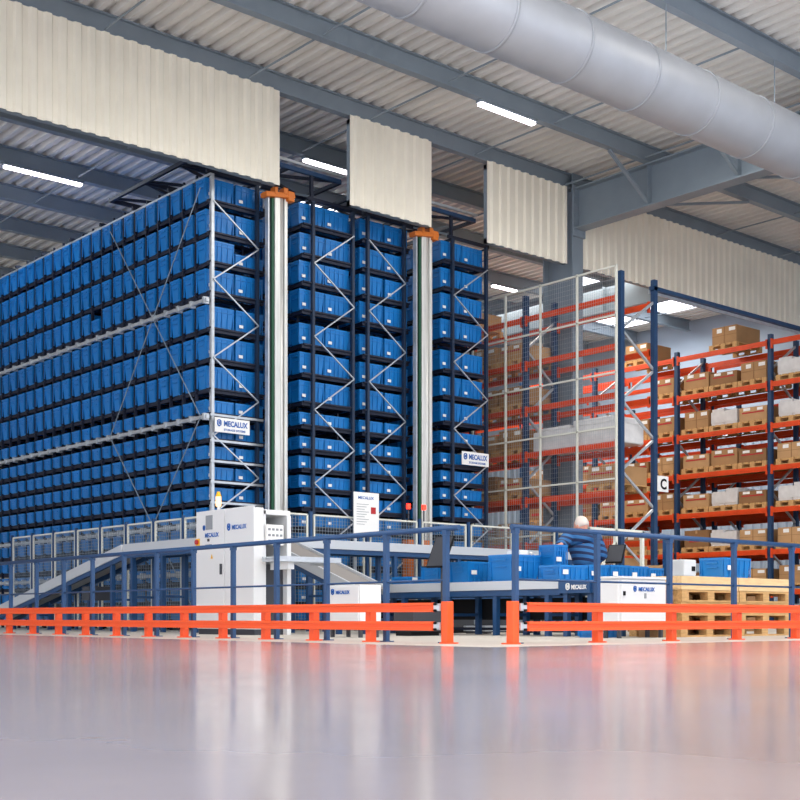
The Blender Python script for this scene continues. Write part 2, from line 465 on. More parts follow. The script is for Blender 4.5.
# tie frames over the aisles
for xa, xb, lab in ((13.04, 14.32, 'dark steel tie frame on rack tops over the left aisle'), (16.62, 17.97, 'dark steel tie frame on rack tops over the right aisle')):
    t = thing('tie_frame', lab, 'steel frame', ((xa+xb)/2, 19.5, 8.2), 'tie frames over the crane aisles')
    zt = 8.72; xl, xr = xa-.9, xb+.7
    for j, y in enumerate((19.2, 20.4, 21.7, 23.1)):
        MB().box(xl, xr, y-.03, y+.03, zt-.04, zt+.04).build('cross_bar', 'dnavy' if j else 'navy', t)
        if j < 3:
            MB().bar((xl, y, zt), (xr, y+1.25, zt), .05).build('diagonal', 'dnavy', t)
            MB().bar((xr, y, zt), (xl, y+1.25, zt), .05).build('diagonal', 'dnavy', t)
    for x in (xl, (xa+xb)/2+.1, xr):
        MB().box(x-.03, x+.03, 19.2, 23.1, zt-.04, zt+.03).build('long_bar', 'dnavy', t)
    for x in (xa, xb):
        for y in (19.2, 21.7): MB().box(x-.03, x+.03, y-.03, y+.03, 8.27, zt-.04).build('stub_post', 'dnavy', t)
        MB().bar((x, 19.25, 8.3), (x, 20.4, zt), .04).build('diagonal', 'steel', t)
    MB().bar((xl, 19.14, zt+.1), (xr, 19.14, zt+.1), .05, .05).build('cross_bar', 'silver', t)

# crane masts
def mast(x, lab, w=.44):
    y = 18.78
    t = thing('crane_mast', lab, 'crane mast', (x+w/2, y, 0), 'stacker crane masts in the aisles')
    MB().box(x, x+.03, y+.02, y+.12, 0, 7.92).build('edge_strip', 'silver', t)
    MB().box(x+.035, x+.075, y+.05, y+.12, 0, 7.9).build('cable_channel', 'dark', t)
    MB().box(x+.08, x+.135, y+.02, y+.12, 0, 7.9).build('power_strip', 'green', t)
    MB().box(x+.145, x+.265, y, y+.13, 0, 7.95).build('mast_tube', 'mast', t, bevel=.01)
    MB().tube((x+.315, y+.06, 0), (x+.315, y+.06, 7.95), .04, seg=16).build('mast_tube', 'mast', t, smooth=True)
    MB().box(x+.37, x+w, y+.02, y+.13, 0, 7.95).build('mast_tube', 'mast', t, bevel=.01)
    mb = MB().bar((x-.08, y+.05, 7.93), (x+w+.12, y+.05, 8.02), .2, .09)
    mb.box(x+.1, x+.17, y-.06, y+.1, 7.96, 8.1).box(x+.3, x+.4, y-.06, y+.1, 8.0, 8.12).box(x+w-.04, x+w+.1, y-.06, y+.1, 7.9, 8.08)
    mb.build('top_carriage', 'mastorange', t, bevel=.01)
    MB().box(x-.05, x+w+.05, y-.05, y+.25, 0, .25).build('mast_base', 'mastorange', t)
mast(13.04, 'silver crane mast with orange top beside the left blue rack')
mast(16.64, 'silver crane mast with orange top beside the right blue rack')

# company signs
def sign(x0, x1, y, z0, z1, lab):
    t = thing('sign', lab, 'sign', ((x0+x1)/2, y, z0), 'white and blue company signs on the racks')
    MB().box(x0, x1, y, y+.015, z0, z1).build('sign_board', 'paper', t)
    w = x1-x0; h = z1-z0
    text_obj('MECALUX', h*.52, (x0+w*.25, y-.003, z0+h*.45), (1,0,0), 'logo', t, width=w*.68, bold=.03)
    emblem((x0+w*.07, y, z0+h*.45), h*.38, (1,0,0), 'logo', t)
    text_obj('STORAGE SYSTEMS', h*.2, (x0+w*.25, y-.003, z0+h*.13), (1,0,0), 'logo', t, width=w*.62, bold=.02)
sign(12.06, 12.8, 19.04, 3.56, 3.82, 'white company sign on the front of the left blue rack')
sign(18.14, 18.93, 19.04, 3.46, 3.74, 'white company sign on the front of the right blue rack')

# ------------------------------------------------------------------ pallet racking
LV = [6.8, 5.81, 4.82, 3.83, 2.84, 1.85, .9]
def pallet_rack(lab, xa, xb, ys, ztop, near_top=None):
    t = thing('pallet_rack', lab, 'pallet rack', ((xa+xb)/2, ys[0], 0), 'orange and navy pallet racking')
    for y in ys:
        for x in (xa, xb+(.15 if y == ys[0] and xb < 21 else 0)):
            MB().box(x-.055, x+.055, y-.05, y+.05, 0, ztop).box(x-.09, x+.09, y-.09, y+.09, 0, .012).build('upright', 'navy', t)
        z = .35; side = 0
        while z+.72 < ztop:
            xq = xb+(.15 if y == ys[0] and xb < 21 else 0)
            a, b = ((xa, xq) if side == 0 else (xq, xa))
            MB().bar((a, y, z), (b, y, z+.72), .05, .04, up=(0,1,0)).build('brace', 'silver', t)
            z += .72; side = 1-side
    for ya, yb in zip(ys, ys[1:]):
        for z in LV:
            for x in (xa-.06, xb+.06):
                mb = MB().box(x-.02, x+.02, ya+.05, yb-.05, z-.12, z).box(x-.028, x+.028, ya+.05, ya+.09, z-.2, z+.03).box(x-.028, x+.028, yb-.09, yb-.05, z-.2, z+.03)
                mb.box(x-.026, x+.026, ya+.05, yb-.05, z-.075, z-.05)
                mb.build('beam', 'beam', t)
    return t
XA0, XA1 = 19.98, 20.91
pallet_rack('orange and navy pallet rack standing behind the tall wire mesh', XA0, XA1, [16.3, 18.95, 21.6, 24.25], 7.28)
XB0, XB1 = 26.0, 27.1
pallet_rack('orange and navy pallet rack directly behind the right edge rack', 27.6, 28.7, [14.0, 16.7, 19.4, 22.1, 24.8], 6.0)
pallet_rack('orange and navy pallet rack of cartons at the right edge', XB0, XB1, [14.0, 16.7, 19.4, 22.1, 24.8, 27.5], 6.95)
# small pallets of goods
def pallet_mb(W=.8, L=1.1, H=.144):
    mb = MB()   # W along y, L along x; boards on top run along x... stringers along y ends
    for i in range(5):
        y = i*(W-.12)/4; mb.box(0, L, y, y+.12, H-.022, H)
    for x in (0, L/2-.05, L-.1):
        mb.box(x, x+.1, 0, W, H-.044, H-.022)
        for y in (0, W/2-.06, W-.12): mb.box(x, x+.1, y, y+.12, .022, H-.044)
        mb.box(x, x+.1, 0, W, 0, .022)
    return mb
pmesh = pallet_mb().mesh('pallet', 'wood')
def mk_carton(cm, w, h, kind):
    """proto of a carton load at origin, L along x = 1.0, w along y"""
    o = MB().box(0, 1.0, 0, w, 0, h).build('carton', cm)
    parts = []
    B = lambda *a: MB().box(*a)
    if kind == 0:
        parts = [('printed_band', 'red', B(-.006, 0, w*.1, w*.9, h*.55, h*.65)), ('shipping_label', 'paper', B(-.008, 0, w*.15, w*.35, h*.72, h*.92)),
                 ('shipping_label', 'paper', B(-.008, 0, w*.6, w*.85, h*.75, h*.95))]
    elif kind == 1:
        parts = [('shipping_label', 'paper', B(-.008, 0, w*.05, w*.3, h*.7, h*.9)), ('shipping_label', 'paper', B(-.008, 0, w*.6, w*.8, h*.66, h*.9)),
                 ('seam', 'card3', B(-.006, 0, w*.0, w*1, h*.48, h*.5).box(-.006, 0, w*.49, w*.51, 0, h))]
    else:
        parts = [('printed_band', 'red', B(-.006, 0, w*.3, w*.8, h*.3, h*.45)), ('tape', 'card2', B(-.005, 1.0, w*.46, w*.54, h, h+.004).box(-.005, 0, w*.46, w*.54, h*.8, h))]
    for n, m, b in parts: b.build(n, m, o, loc=(0,0,0))
    return o
protos = []
for i, (cm, w, h, kd) in enumerate((('card',.74,.38,0),('card2',.74,.36,1),('card3',.72,.42,2),('card2',.76,.33,0),('card',.7,.42,1),('card3',.76,.3,0))):
    protos.append(mk_carton(cm, w, h, kd))
# stretch wrapped goods: uneven block
def wrapped_mb(L, W, H, seed):
    r = random.Random(seed); mb = MB(); nx, ny = 4, 4
    x = 0
    for i in range(2):
        for j in range(2):
            h = H*(r.uniform(.82, 1)); mb.box(i*L/2+.01, (i+1)*L/2-.005, j*W/2+.01, (j+1)*W/2-.005, 0, h*.5)
            mb.box(i*L/2+.02+r.uniform(0,.03), (i+1)*L/2-.02, j*W/2+.02, (j+1)*W/2-.015, h*.5, h)
    mb.box(.0, L, 0, W, .06, H*.78)
    return mb
wmesh = [wrapped_mb(1.0, .74, .42, s).mesh('wrapped_goods', 'wrap') for s in (1, 2)]
used = [False]*len(protos)
def place(proto_i, loc, label, group):
    if not used[proto_i]: o = protos[proto_i]; used[proto_i] = True; o.location = loc
    else: o = copy_tree(protos[proto_i], None, loc)
    return tag(o, label, 'carton', group)
TN = ['top shelf', 'second shelf', 'third shelf', 'fourth shelf', 'fifth shelf', 'sixth shelf', 'lowest shelf', 'floor']
rr = random.Random(11)
def loads(xa, ys, which, group, levels, nth, empties=()):
    cnt = {}
    bays = list(zip(ys, ys[1:]))
    for li, z in enumerate(levels):
        c = 0
        for bi, (ya, yb) in enumerate(bays):
            for j in range(3):
                y = ya+.095+j*.825; key = (li, c); pos = c; c += 1
                if key in empties or (z > 0 and rr.random() < .06): continue
                ti = TN[li]
                p = bpy.data.objects.new('pallet', pmesh); COL.objects.link(p); p.location = (xa-.03, y, z+.002)
                tag(p, 'wooden pallet on %s of %s rack, %s from its near end' % (ti, which, ORD[pos]), 'pallet', 'pallets in the %s rack' % which)
                cl = (xa+rr.uniform(-.0,.03), y+rr.uniform(.01,.04), z+.147)
                if rr.random() < .17:
                    o = bpy.data.objects.new('wrapped_goods', rr.choice(wmesh)); COL.objects.link(o); o.location = cl
                    tag(o, 'white wrapped goods on %s of %s rack, %s from near end' % (ti, which, ORD[pos]), 'wrapped goods', 'wrapped goods in the %s rack' % which)
                else:
                    place(rr.randrange(len(protos)), cl, 'brown carton on %s of %s rack, %s from near end' % (ti, which, ORD[pos]), 'cartons in the %s rack' % which)
e = {(0, i) for i in range(0, 15) if i not in (4, 7)}|{(1, i) for i in range(7, 13)}
loads(XB0, [14.0, 16.7, 19.4, 22.1, 24.8], 'right hand', '', LV+[0.012], 0, e)
e = {(0, i) for i in range(9) if i not in (5, 6)}|{(l, i) for i in range(1, 3) for l in range(1, 7)}|{(1, 0), (2, 0), (3, 0), (3, 1)}
loads(XA0, [16.3, 18.95, 21.6, 24.25], 'mesh backed', '', LV[:7]+[0.012], 0, e)
loads(27.6, [14.0, 16.7, 19.4, 22.1, 24.8], 'rear', '', LV[:7], 0, {(l, i) for l in range(3) for i in range(12)}|{(l, i) for l in range(7) for i in (0, 1)})
# big wrapped load in the mesh backed rack
mb = MB().box(0, .92, 0, 2.3, .0, .42).box(.05, .9, .1, 1.2, .42, .56).box(.06, .88, 1.3, 2.2, .42, .5)
o = mb.build('wrapped_load', 'wrap', bevel=.03); o.location = (XA0-.02, 16.42, LV[3]+.003)
tag(o, 'long white wrapped load on the fourth shelf behind the mesh', 'wrapped load')

# tie beam from the near frame to the right and letter C sign
t = thing('tie_beam', 'blue horizontal beam from the navy upright under the cream panel', 'beam', (20.96, 16.3, 7.1))
MB().box(20.96, 30, 16.25, 16.35, 7.06, 7.14).build('beam_bar', 'navy', t)
MB().box(20.96, 30, 16.35, 16.37, 7.0, 7.06).build('beam_lip', 'silver', t)
t = thing('sign', 'white hanging sign with black letter C on the navy upright', 'sign', (21.2, 16.2, 3.15))
MB().box(21.08, 21.44, 16.22, 16.235, 2.87, 3.2).build('sign_board', 'paper', t)
text_obj('C', .3, (21.16, 16.215, 2.93), (1,0,0), 'black', t, bold=.03)

# tall cream wire mesh in front of the rack
FX = 19.8
t = thing('mesh_fence', 'tall cream wire mesh in front of the orange pallet rack', 'mesh fence', (FX, 17.8, 0))
PYs = [16.27+1.04*i for i in range(6)]; PZs = [.05, 1.05, 2.0, 3.05, 4.1, 5.2, 6.36, 7.35]
for y in PYs: MB().box(FX-.02, FX+.02, y-.02, y+.02, 0, 7.38).build('fence_post', 'offwhite', t)
for z in PZs: MB().box(FX-.02, FX+.02, PYs[0], PYs[-1], z-.018, z+.018).build('fence_rail', 'offwhite', t)
mb = MB(); y = PYs[0]
w = .0017
while y < PYs[-1]: mb.box(FX-w, FX+w, y-w, y+w, .05, 7.35); y += .06
z = .1
while z < 7.3: mb.box(FX-w, FX+w, PYs[0], PYs[-1], z-w, z+w); z += .1
mb.build('wire_mesh', 'silver', t)

# ------------------------------------------------------------------ low safety fences
def low_fence(lab, a, b, n, ztop, z0=.1, group=None):
    a = Vector(a); b = Vector(b); t = thing('safety_fence', lab, 'fence', tuple((a+b)/2), 'low wire mesh safety fences')
    d = (b-a)/n
    for i in range(n+1):
        p = a+d*i
        MB().bar((p.x, p.y, 0), (p.x, p.y, ztop+.06), .05).box(p.x-.06, p.x+.06, p.y-.06, p.y+.06, 0, .01).build('fence_post', 'rail', t)
    for i in range(n):
        p = a+d*(i+.06); q = a+d*(i+.94)
        mb = MB()
        for z in (z0, ztop): mb.bar((p.x, p.y, z), (q.x, q.y, z), .03)
        mb.bar((p.x, p.y, z0), (p.x, p.y, ztop), .03); mb.bar((q.x, q.y, z0), (q.x, q.y, ztop), .03)
        fr = mb.build('panel_frame', 'offwhite', t)
        mb = MB(); L = (q-p).length; m = int(L/.06)
        for k in range(1, m): c = p.lerp(q, k/m); mb.bar((c.x, c.y, z0), (c.x, c.y, ztop), .006)
        z = z0+.06
        while z < ztop: mb.bar((p.x, p.y, z), (q.x, q.y, z), .006); z += .06
        mb.build('wire_mesh', 'steel', t)
low_fence('low mesh safety fence along the side of the left rack', (11.15, 17.6, 0), (11.15, 25.6, 0), 8, 1.93)
low_fence('low mesh safety fence in front of the rack aisles', (11.9, 17.7, 0), (19.6, 17.7, 0), 6, 2.05)
# notice sheet fixed to the fence
t = thing('notice_board', 'white printed notice sheet with a red mark on the fence', 'notice', (14.3, 17.5, 1.7))
MB().box(14.02, 14.6, 17.52, 17.54, 1.75, 2.5).build('sheet', 'paper', t)
MB().box(14.04, 14.1, 17.54, 17.56, .0, 1.8).build('stand_leg', 'silver', t)
text_obj('MECALUX', .07, (14.11, 17.517, 2.38), (1,0,0), 'logo', t, width=.36)
MB().box(14.41, 14.52, 17.512, 17.52, 2.12, 2.24).build('red_mark', 'red', t)
mb = MB()
for i in range(9): mb.box(14.08, 14.08+.28-(i % 3)*.05, 17.515, 17.52, 2.28-i*.045, 2.288-i*.045)
mb.build('printed_lines', 'grey', t)

# ------------------------------------------------------------------ blue railings and orange barriers
def railing(lab, a, d, offs, ext0=0, ext1=0):
    a = Vector(a); d = Vector(d); t = thing('handrail', lab, 'railing', tuple(a), 'blue pedestrian railings')
    for k in offs:
        p = a+d*k; w = .024
        MB().box(p.x-w, p.x+w, p.y-w, p.y+w, .01, 1.07).box(p.x-.055, p.x+.055, p.y-.055, p.y+.055, 0, .012).build('post', 'rail', t)
        MB().bar((p.x, p.y, 1.03), (p.x, p.y, 1.075), .06).build('post_collar', 'rail', t)
    e = a+d*offs[-1]
    p = a-d*ext0; q = e+d*ext1
    MB().tube((p.x, p.y, 1.09), (q.x, q.y, 1.09), .027, seg=14).build('top_rail', 'rail', t, smooth=True)
    MB().tube((a.x, a.y, .6), (e.x, e.y, .6), .011, seg=8).build('mid_rail', 'rail', t, smooth=True)
railing('blue railing running back beside the conveyors at left', (8.08, 8.7, 0), (0, 1, 0), [0, .88, 1.86, 2.78, 3.66, 4.54, 5.43, 6.29, 7.19, 8.08, 8.98, 9.9, 10.8, 11.7, 12.6], ext0=.18)
railing('blue railing running right in front of the white cabinet', (8.42, 8.12, 0), (1, 0, 0), [1.165*i for i in range(6)], ext0=.05)
def barrier(lab, a, d, offs):
    a = Vector(a); d = Vector(d); nrm = Vector((-abs(d.y), -abs(d.x), 0))
    t = thing('safety_barrier', lab, 'barrier', tuple(a), 'orange crash barriers along the walkway')
    for i, k in enumerate(offs):
        p = a+d*k; big = i == 0
        w = .042 if big else .04; h = .395 if big else .33
        if big: MB().box(p.x-w, p.x+w, p.y-w, p.y+w, 0.012, h).build('post', 'orange', t, bevel=.006)
        else:
            q = p-nrm*.02; MB().box(q.x-w, q.x+w, q.y-w, q.y+w, .012, h).build('post', 'orange', t, bevel=.006)
        MB().tube((p.x-nrm.x*.02, p.y-nrm.y*.02, 0), (p.x-nrm.x*.02, p.y-nrm.y*.02, .014), .09, seg=20).build('base_plate', 'orange', t)
    e = a+d*(offs[-1]+.5)
    s = a+d*.12
    for z in (.34, .165):
        o = nrm*.055
        p = s+o; q = e+o
        b0, b1 = Vector((p.x, p.y, z)), Vector((q.x, q.y, z))
        mb = MB().bar(b0, b1, .03, .088)
        for dz in (-.03, .03): mb.bar(b0+Vector((0,0,dz))+nrm*.022, b1+Vector((0,0,dz))+nrm*.022, .02, .026)
        mb.build('guard_rail', 'orange', t, bevel=.003)
        # open rail end with bracket
        c = a+d*.085+o
        f = MB().bar((c-d*.045)+Vector((0,0,z)), (c+d*.05)+Vector((0,0,z)), .02, .07).build('end_bracket', 'silver', t)
        mb = MB()
        for dz in (-.03, .03): mb.tube(c+Vector((0,0,z+dz))+nrm*.01, c+Vector((0,0,z+dz))+nrm*.035, .012, seg=8)
        mb.build('bolt', 'black', f)
barrier('orange double rail barrier along the left walkway side', (7.9, 8.49, 0), (0, 1, 0), [0, 1.14, 2.08, 2.97, 3.84, 4.7, 5.57, 6.41, 7.29, 8.12, 8.97, 9.8, 10.65])
barrier('orange double rail barrier along the right walkway side', (8.19, 7.93, 0), (1, 0, 0), [0]+[1.2+1.165*i for i in range(5)])

# ------------------------------------------------------------------ control cabinets
t = thing('control_cabinet', 'tall white double door control cabinet beside the left conveyor', 'control cabinet', (9.7, 14.9, 0))
MB().box(9.62, 9.78, 14.2, 15.67, .08, 1.75).build('body', 'white', t, bevel=.008)
MB().box(9.64, 9.76, 14.22, 15.65, 0, .08).build('plinth', 'dark', t)
dA = MB().box(9.6, 9.62, 14.92, 15.66, .1, 1.77).build('door', 'white', t, bevel=.006)
MB().box(9.6, 9.62, 14.18, 14.9, .1, 1.77).build('door', 'white', t, bevel=.006)
MB().box(9.585, 9.6, 14.18, 15.66, 1.245, 1.253).build('seam', 'grey', t)
text_obj('MECALUX', .085, (9.598, 15.42, 1.39), (0,-1,0), 'logo', t, width=.36, bold=.03)
emblem((9.598, 15.46, 1.5), .06, (0,-1,0), 'logo', t)
text_obj('MECALUX', .085, (9.598, 14.72, 1.47), (0,-1,0), 'logo', t, width=.36, bold=.03)
emblem((9.598, 14.82, 1.47), .08, (0,-1,0), 'logo', t)
MB().box(9.585, 9.6, 15.22, 15.38, 1.5, 1.7).build('vent_grille', 'grey', dA)
MB().tube((9.6, 15.61, 1.33), (9.56, 15.61, 1.33), .035).build('emergency_button', 'red', t)
MB().box(9.59, 9.6, 15.56, 15.66, 1.28, 1.38).build('button_plate', 'yellow', t)
MB().box(9.575, 9.6, 14.97, 15.0, .85, 1.0).build('handle', 'dark', dA)
MB().box(9.592, 9.6, 15.3, 15.35, 1.33, 1.37).box(9.592, 9.6, 15.24, 15.4, 1.27, 1.285).build('switch', 'dark', t)
v = MB(); v.v = [(9.592, 15.26, 1.08), (9.592, 15.2, 1.08), (9.592, 15.23, 1.15)]; v.f = [(0,1,2)]; v.m = [0]
v.build('warning_triangle', 'yellow', t)
t2 = thing('beacon', 'white warning beacon standing on the tall control cabinet', 'beacon', (9.75, 15.3, 1.75))
MB().tube((9.75, 15.3, 1.75), (9.75, 15.3, 1.84), .02).build('stem', 'white', t2)
MB().tube((9.75, 15.3, 1.84), (9.75, 15.3, 1.98), .04).build('lens', 'glow', t2)
MB().tube((9.75, 15.3, 1.98), (9.75, 15.3, 2.05), .043, .02).build('cap', 'yellow', t2)
# lift portal with opening beside the cabinet
t = thing('lift_station', 'white lift station with dark opening right of the tall cabinet', 'lift station', (10.0, 14.05, 0))
MB().box(9.79, 9.83, 14.22, 14.85, 0, 1.72).build('side_panel', 'white', t, bevel=.005)
MB().box(10.17, 10.24, 14.2, 14.85, 0, 1.66).build('side_panel', 'white', t, bevel=.005)
MB().box(9.79, 10.24, 14.22, 14.85, 1.66, 1.73).build('top_panel', 'white', t, bevel=.005)
MB().box(9.83, 10.17, 14.8, 14.85, 0, 1.66).build('back_panel', 'dark', t)
MB().box(9.83, 10.17, 14.3, 14.34, .0, .98).build('inner_guard', 'dark', t)
bpn = MB().box(9.8, 10.08, 14.16, 14.2, 1.24, 1.52).build('button_panel', 'paper', t)
for i in range(3):
    for j in range(4): MB().box(9.825+j*.065, 9.86+j*.065, 14.15, 14.16, 1.28+i*.08, 1.31+i*.08).build('push_button', 'grey', bpn)
MB().box(9.7, 10.75, 13.72, 13.76, 1.0, 1.07).box(9.7, 10.75, 14.1, 14.13, 1.0, 1.07).box(9.7, 9.73, 13.76, 14.1, 1.0, 1.03).box(10.5, 10.53, 13.76, 14.1, .96, 1.0).build('roller_frame', 'silver', t)
for i in range(10): MB().tube((9.76+i*.1, 13.76, 1.05), (9.76+i*.1, 14.1, 1.05), .022, seg=8).build('roller', 'silver', t)
MB().box(9.9, 10.0, 13.8, 14.22, .9, 1.0).build('bracket', 'white', t)
# small white cabinet
def label_cab(name, lab, x0, x1, y0, y1, z0, z1):
    t = thing(name, lab, 'control cabinet', ((x0+x1)/2, (y0+y1)/2, 0))
    MB().box(x0, x1, y0, y1, z0, z1).build('body', 'white', t, bevel=.006)
    for x in (x0+.04, x1-.04):
        for y in (y0+.04, y1-.04): MB().box(x-.02, x+.02, y-.02, y+.02, 0, z0).build('foot', 'dark', t)
    return t
t = label_cab('junction_cabinet', 'small white cabinet behind the railing below the sloping belt', 9.43, 9.76, 11.67, 12.3, .12, .64)
MB().box(9.415, 9.43, 11.69, 12.28, .14, .62).build('door', 'white', t, bevel=.004)
text_obj('MECALUX', .06, (9.41, 12.12, .53), (0,-1,0), 'logo', t, width=.27, bold=.03)
emblem((9.41, 12.2, .53), .06, (0,-1,0), 'logo', t)
t = label_cab('electrical_cabinet', 'low wide white cabinet with warning triangle below the picking station', 11.4, 12.26, 9.32, 9.6, .14, .7)
MB().box(11.37, 12.28, 9.29, 9.62, .7, .725).build('top_plate', 'white', t)
MB().box(11.38, 11.4, 9.33, 9.59, .16, .68).build('side_panel', 'white', t, bevel=.003)
dB = MB().box(11.41, 12.24, 9.3, 9.32, .16, .68).build('door', 'white', t, bevel=.003)
text_obj('MECALUX', .065, (11.72, 9.296, .555), (1,0,0), 'logo', t, width=.3, bold=.03)
emblem((11.63, 9.296, .555), .055, (1,0,0), 'logo', t)
MB().box(11.37, 11.38, 9.38, 9.5, .32, .4).build('button_plate', 'yellow', t)
MB().tube((11.37, 9.45, .36), (11.34, 9.45, .36), .026).build('emergency_button', 'red', t)
v = MB(); v.v = [(11.8, 9.296, .33), (11.89, 9.296, .33), (11.845, 9.296, .41)]; v.f = [(0,1,2)]; v.m = [0]; v.build('warning_triangle', 'yellow', t)
MB().box(11.44, 11.47, 9.285, 9.3, .5, .55).build('lock', 'black', dB)
MB().box(11.83, 11.86, 9.29, 9.3, .47, .53).build('switch', 'grey', t)

# ------------------------------------------------------------------ conveyors
def conveyor(name, lab, a, b, width, depth=.13, legs=3, belt='belt', side='conv', legm='rail', rollers=False, beam=True, dark_panel=0):
    """a, b: centreline ends of the carrying surface"""
    a = Vector(a); b = Vector(b); d = b-a; h = Vector((d.x, d.y, 0)).normalized(); n = Vector((-h.y, h.x, 0))
    t = thing(name, lab, 'conveyor', (a.x, a.y, 0), 'conveyors around the picking area')
    for s in (-1, 1):
        o = n*s*width/2
        MB().bar(a+o-Vector((0,0,depth/2-.03)), b+o-Vector((0,0,depth/2-.03)), .04, depth).build('side_frame', side, t, bevel=.004)
        if beam: MB().bar(a+o*.9-Vector((0,0,depth+.01)), b+o*.9-Vector((0,0,depth+.01)), .05, .08).build('support_beam', legm, t)
    MB().bar(a-Vector((0,0,.02)), b-Vector((0,0,.02)), width-.06, .03).build('belt', belt, t)
    if rollers:
        mb = MB(); L = d.length; m = int(L/.16)
        for k in range(m):
            c = a+d*((k+.5)/m); mb.tube(c-n*(width/2-.04)+Vector((0,0,.0)), c+n*(width/2-.04)+Vector((0,0,.0)), .02, seg=8)
        mb.build('rollers', 'silver', t)
    if dark_panel:
        o = n*width/2*dark_panel
        MB().bar(a+o-Vector((0,0,depth+.22)), b+o-Vector((0,0,depth+.22)), .03, .3).build('added_dark_panel', 'black', t)  # black panel added to darken the space under the conveyor
        MB().bar(a+o-Vector((0,0,depth+.5)), b+o-Vector((0,0,depth+.5)), .05, .04).build('cross_member', 'dnavy', t)
    for k in range(legs):
        c = a+d*((k+.25)/(legs-.5)) if legs > 1 else a.lerp(b, .5)
        for s in (-1, 1):
            p = c+n*s*width*.42; ztop = p.z-depth-.0
            if ztop > .1: MB().box(p.x-.035, p.x+.035, p.y-.035, p.y+.035, 0, ztop).build('leg', legm, t)
        if c.z > .6:
            p = c-n*width*.42; q = c+n*width*.42
            MB().bar((p.x, p.y, c.z*.4), (q.x, q.y, c.z*.4), .04).build('cross_member', legm, t)
    return t
conveyor('belt_conveyor', 'white level conveyor running into the tall control cabinet', (10.62, 15.75, 1.46), (10.62, 19.25, 1.46), .5, .16, 4)
t = conveyor('belt_conveyor', 'long sloping conveyor descending to the floor at far left', (10.62, 19.3, 1.46), (10.62, 25.2, .3), .5, .18, 4)
MB().box(10.4, 10.84, 20.6, 20.85, .55, .8).build('motor', 'dark', t)
t = conveyor('belt_conveyor', 'sloping grey belt conveyor right of the lift station', (11.28, 16.4, 1.58), (11.28, 13.7, .66), .56, .14, 2)
conveyor('roller_conveyor', 'white level conveyor crossing in front of the mesh fence', (10.9, 17.05, 1.52), (19.4, 17.05, 1.52), .55, .15, 6, rollers=True)
t = conveyor('roller_conveyor', 'low white conveyor carrying totes behind the middle of the railing', (12.3, 10.75, .7), (12.3, 15.0, .7), .7, .12, 5, rollers=True, dark_panel=-1)
conveyor('roller_conveyor', 'low white conveyor farther back behind the black screen', (13.0, 15.6, .72), (19.4, 15.6, .72), .6, .12, 5, rollers=True, side='rail', dark_panel=1)
# picking table with navy name plate
t = thing('picking_table', 'low navy picking table with white lettering, left of white cabinet', 'table', (13, 11, 0))
MB().box(12.69, 14.45, 10.8, 11.36, .6, .7).build('table_top', 'conv', t)
MB().box(12.69, 13.2, 11.36, 11.95, .6, .7).build('table_top', 'conv', t)
MB().box(11.93, 12.66, 10.2, 10.72, .68, .705).build('corner_top', 'conv', t)
MB().box(11.9, 11.93, 10.2, 10.72, .55, .7).box(11.93, 12.7, 10.17, 10.2, .55, .7).build('fascia', 'rail', t)
text_obj('MECALUX', .075, (11.895, 10.5, .6), (0,-1,0), 'paper', t, width=.25, bold=.03)
emblem((11.895, 10.58, .6), .07, (0,-1,0), 'paper', t)
for x, y in ((12.0, 10.26), (12.6, 10.26), (12.75, 10.9), (14.35, 10.9), (12.75, 11.88), (14.35, 11.3), (12.0, 10.66)):
    MB().box(x-.035, x+.035, y-.035, y+.035, 0, .6 if x > 12.7 else .68).build('leg', 'rail', t)
MB().box(12.75, 14.35, 11.13, 11.17, .25, .3).build('stretcher', 'rail', t)

# totes on the conveyors (the shorter, bigger looking ones)
def btote(x, y, z, L, W, H, lab):
    o = tote_mb(L, W, H).build('storage_tote', 'tote', loc=(x, y, z)); tag(o, lab, 'storage tote', 'blue totes on the conveyors and tables')
    c = MB().box(0, .1, -.006, 0, 0, .06).build('label_card', 'paper', o, loc=(L*.12, .004, H*.4)); c['label'] = 'white label card'
    return o
btote(12.1, 11.72, .725, .55, .46, .37, 'blue tote on the conveyor with a white carton on its rim')
btote(12.08, 12.55, .725, .5, .4, .3, 'blue tote on the low conveyor just right of the black screen')
btote(12.08, 13.15, .725, .5, .4, .26, 'blue tote on the low conveyor behind the black screen')
btote(12.08, 13.8, .725, .5, .4, .12, 'shallow blue tote on the low conveyor left of the black screen')
btote(12.7, 11.5, .705, .26, .3, .15, 'shallow blue tote under the one the worker leans on')
btote(12.7, 11.5, .858, .26, .3, .38, 'top blue tote of the stack under the worker\'s hand')
btote(12.06, 10.84, .725, .55, .36, .2, 'low blue tote at the near end of the low conveyor')
btote(12.71, 10.9, .705, .41, .4, .24, 'blue tote on the picking table directly below the worker\'s arm')
btote(13.15, 10.9, .705, .4, .4, .25, 'blue tote on the picking table in front of the worker\'s back')
btote(13.56, 10.9, .705, .4, .4, .245, 'blue tote on the picking table in front of the tilted screen')
btote(13.98, 10.9, .705, .32, .4, .23, 'rightmost and narrowest blue tote on the picking table')
btote(11.5, 9.75, .0, .42, .3, .13, 'small blue tote on the floor under the white cabinet')
o = MB().box(12.33, 12.48, 11.8, 12.05, 1.097, 1.16).build('carton', 'paper'); tag(o, 'small white carton resting across the tote rim', 'carton')
bt = MB(); 
for i in range(6): bt.tube((12.46+.03*i, 11.73+.015*i, 1.1+.02*math.sin(i)), (12.49+.03*i, 11.745+.015*i, 1.1+.02*math.sin(i+1)), .025, seg=10)
o = bt.build('plastic_bag', 'wrap', smooth=True); tag(o, 'crumpled clear plastic bag lying on the tote rim', 'bag')

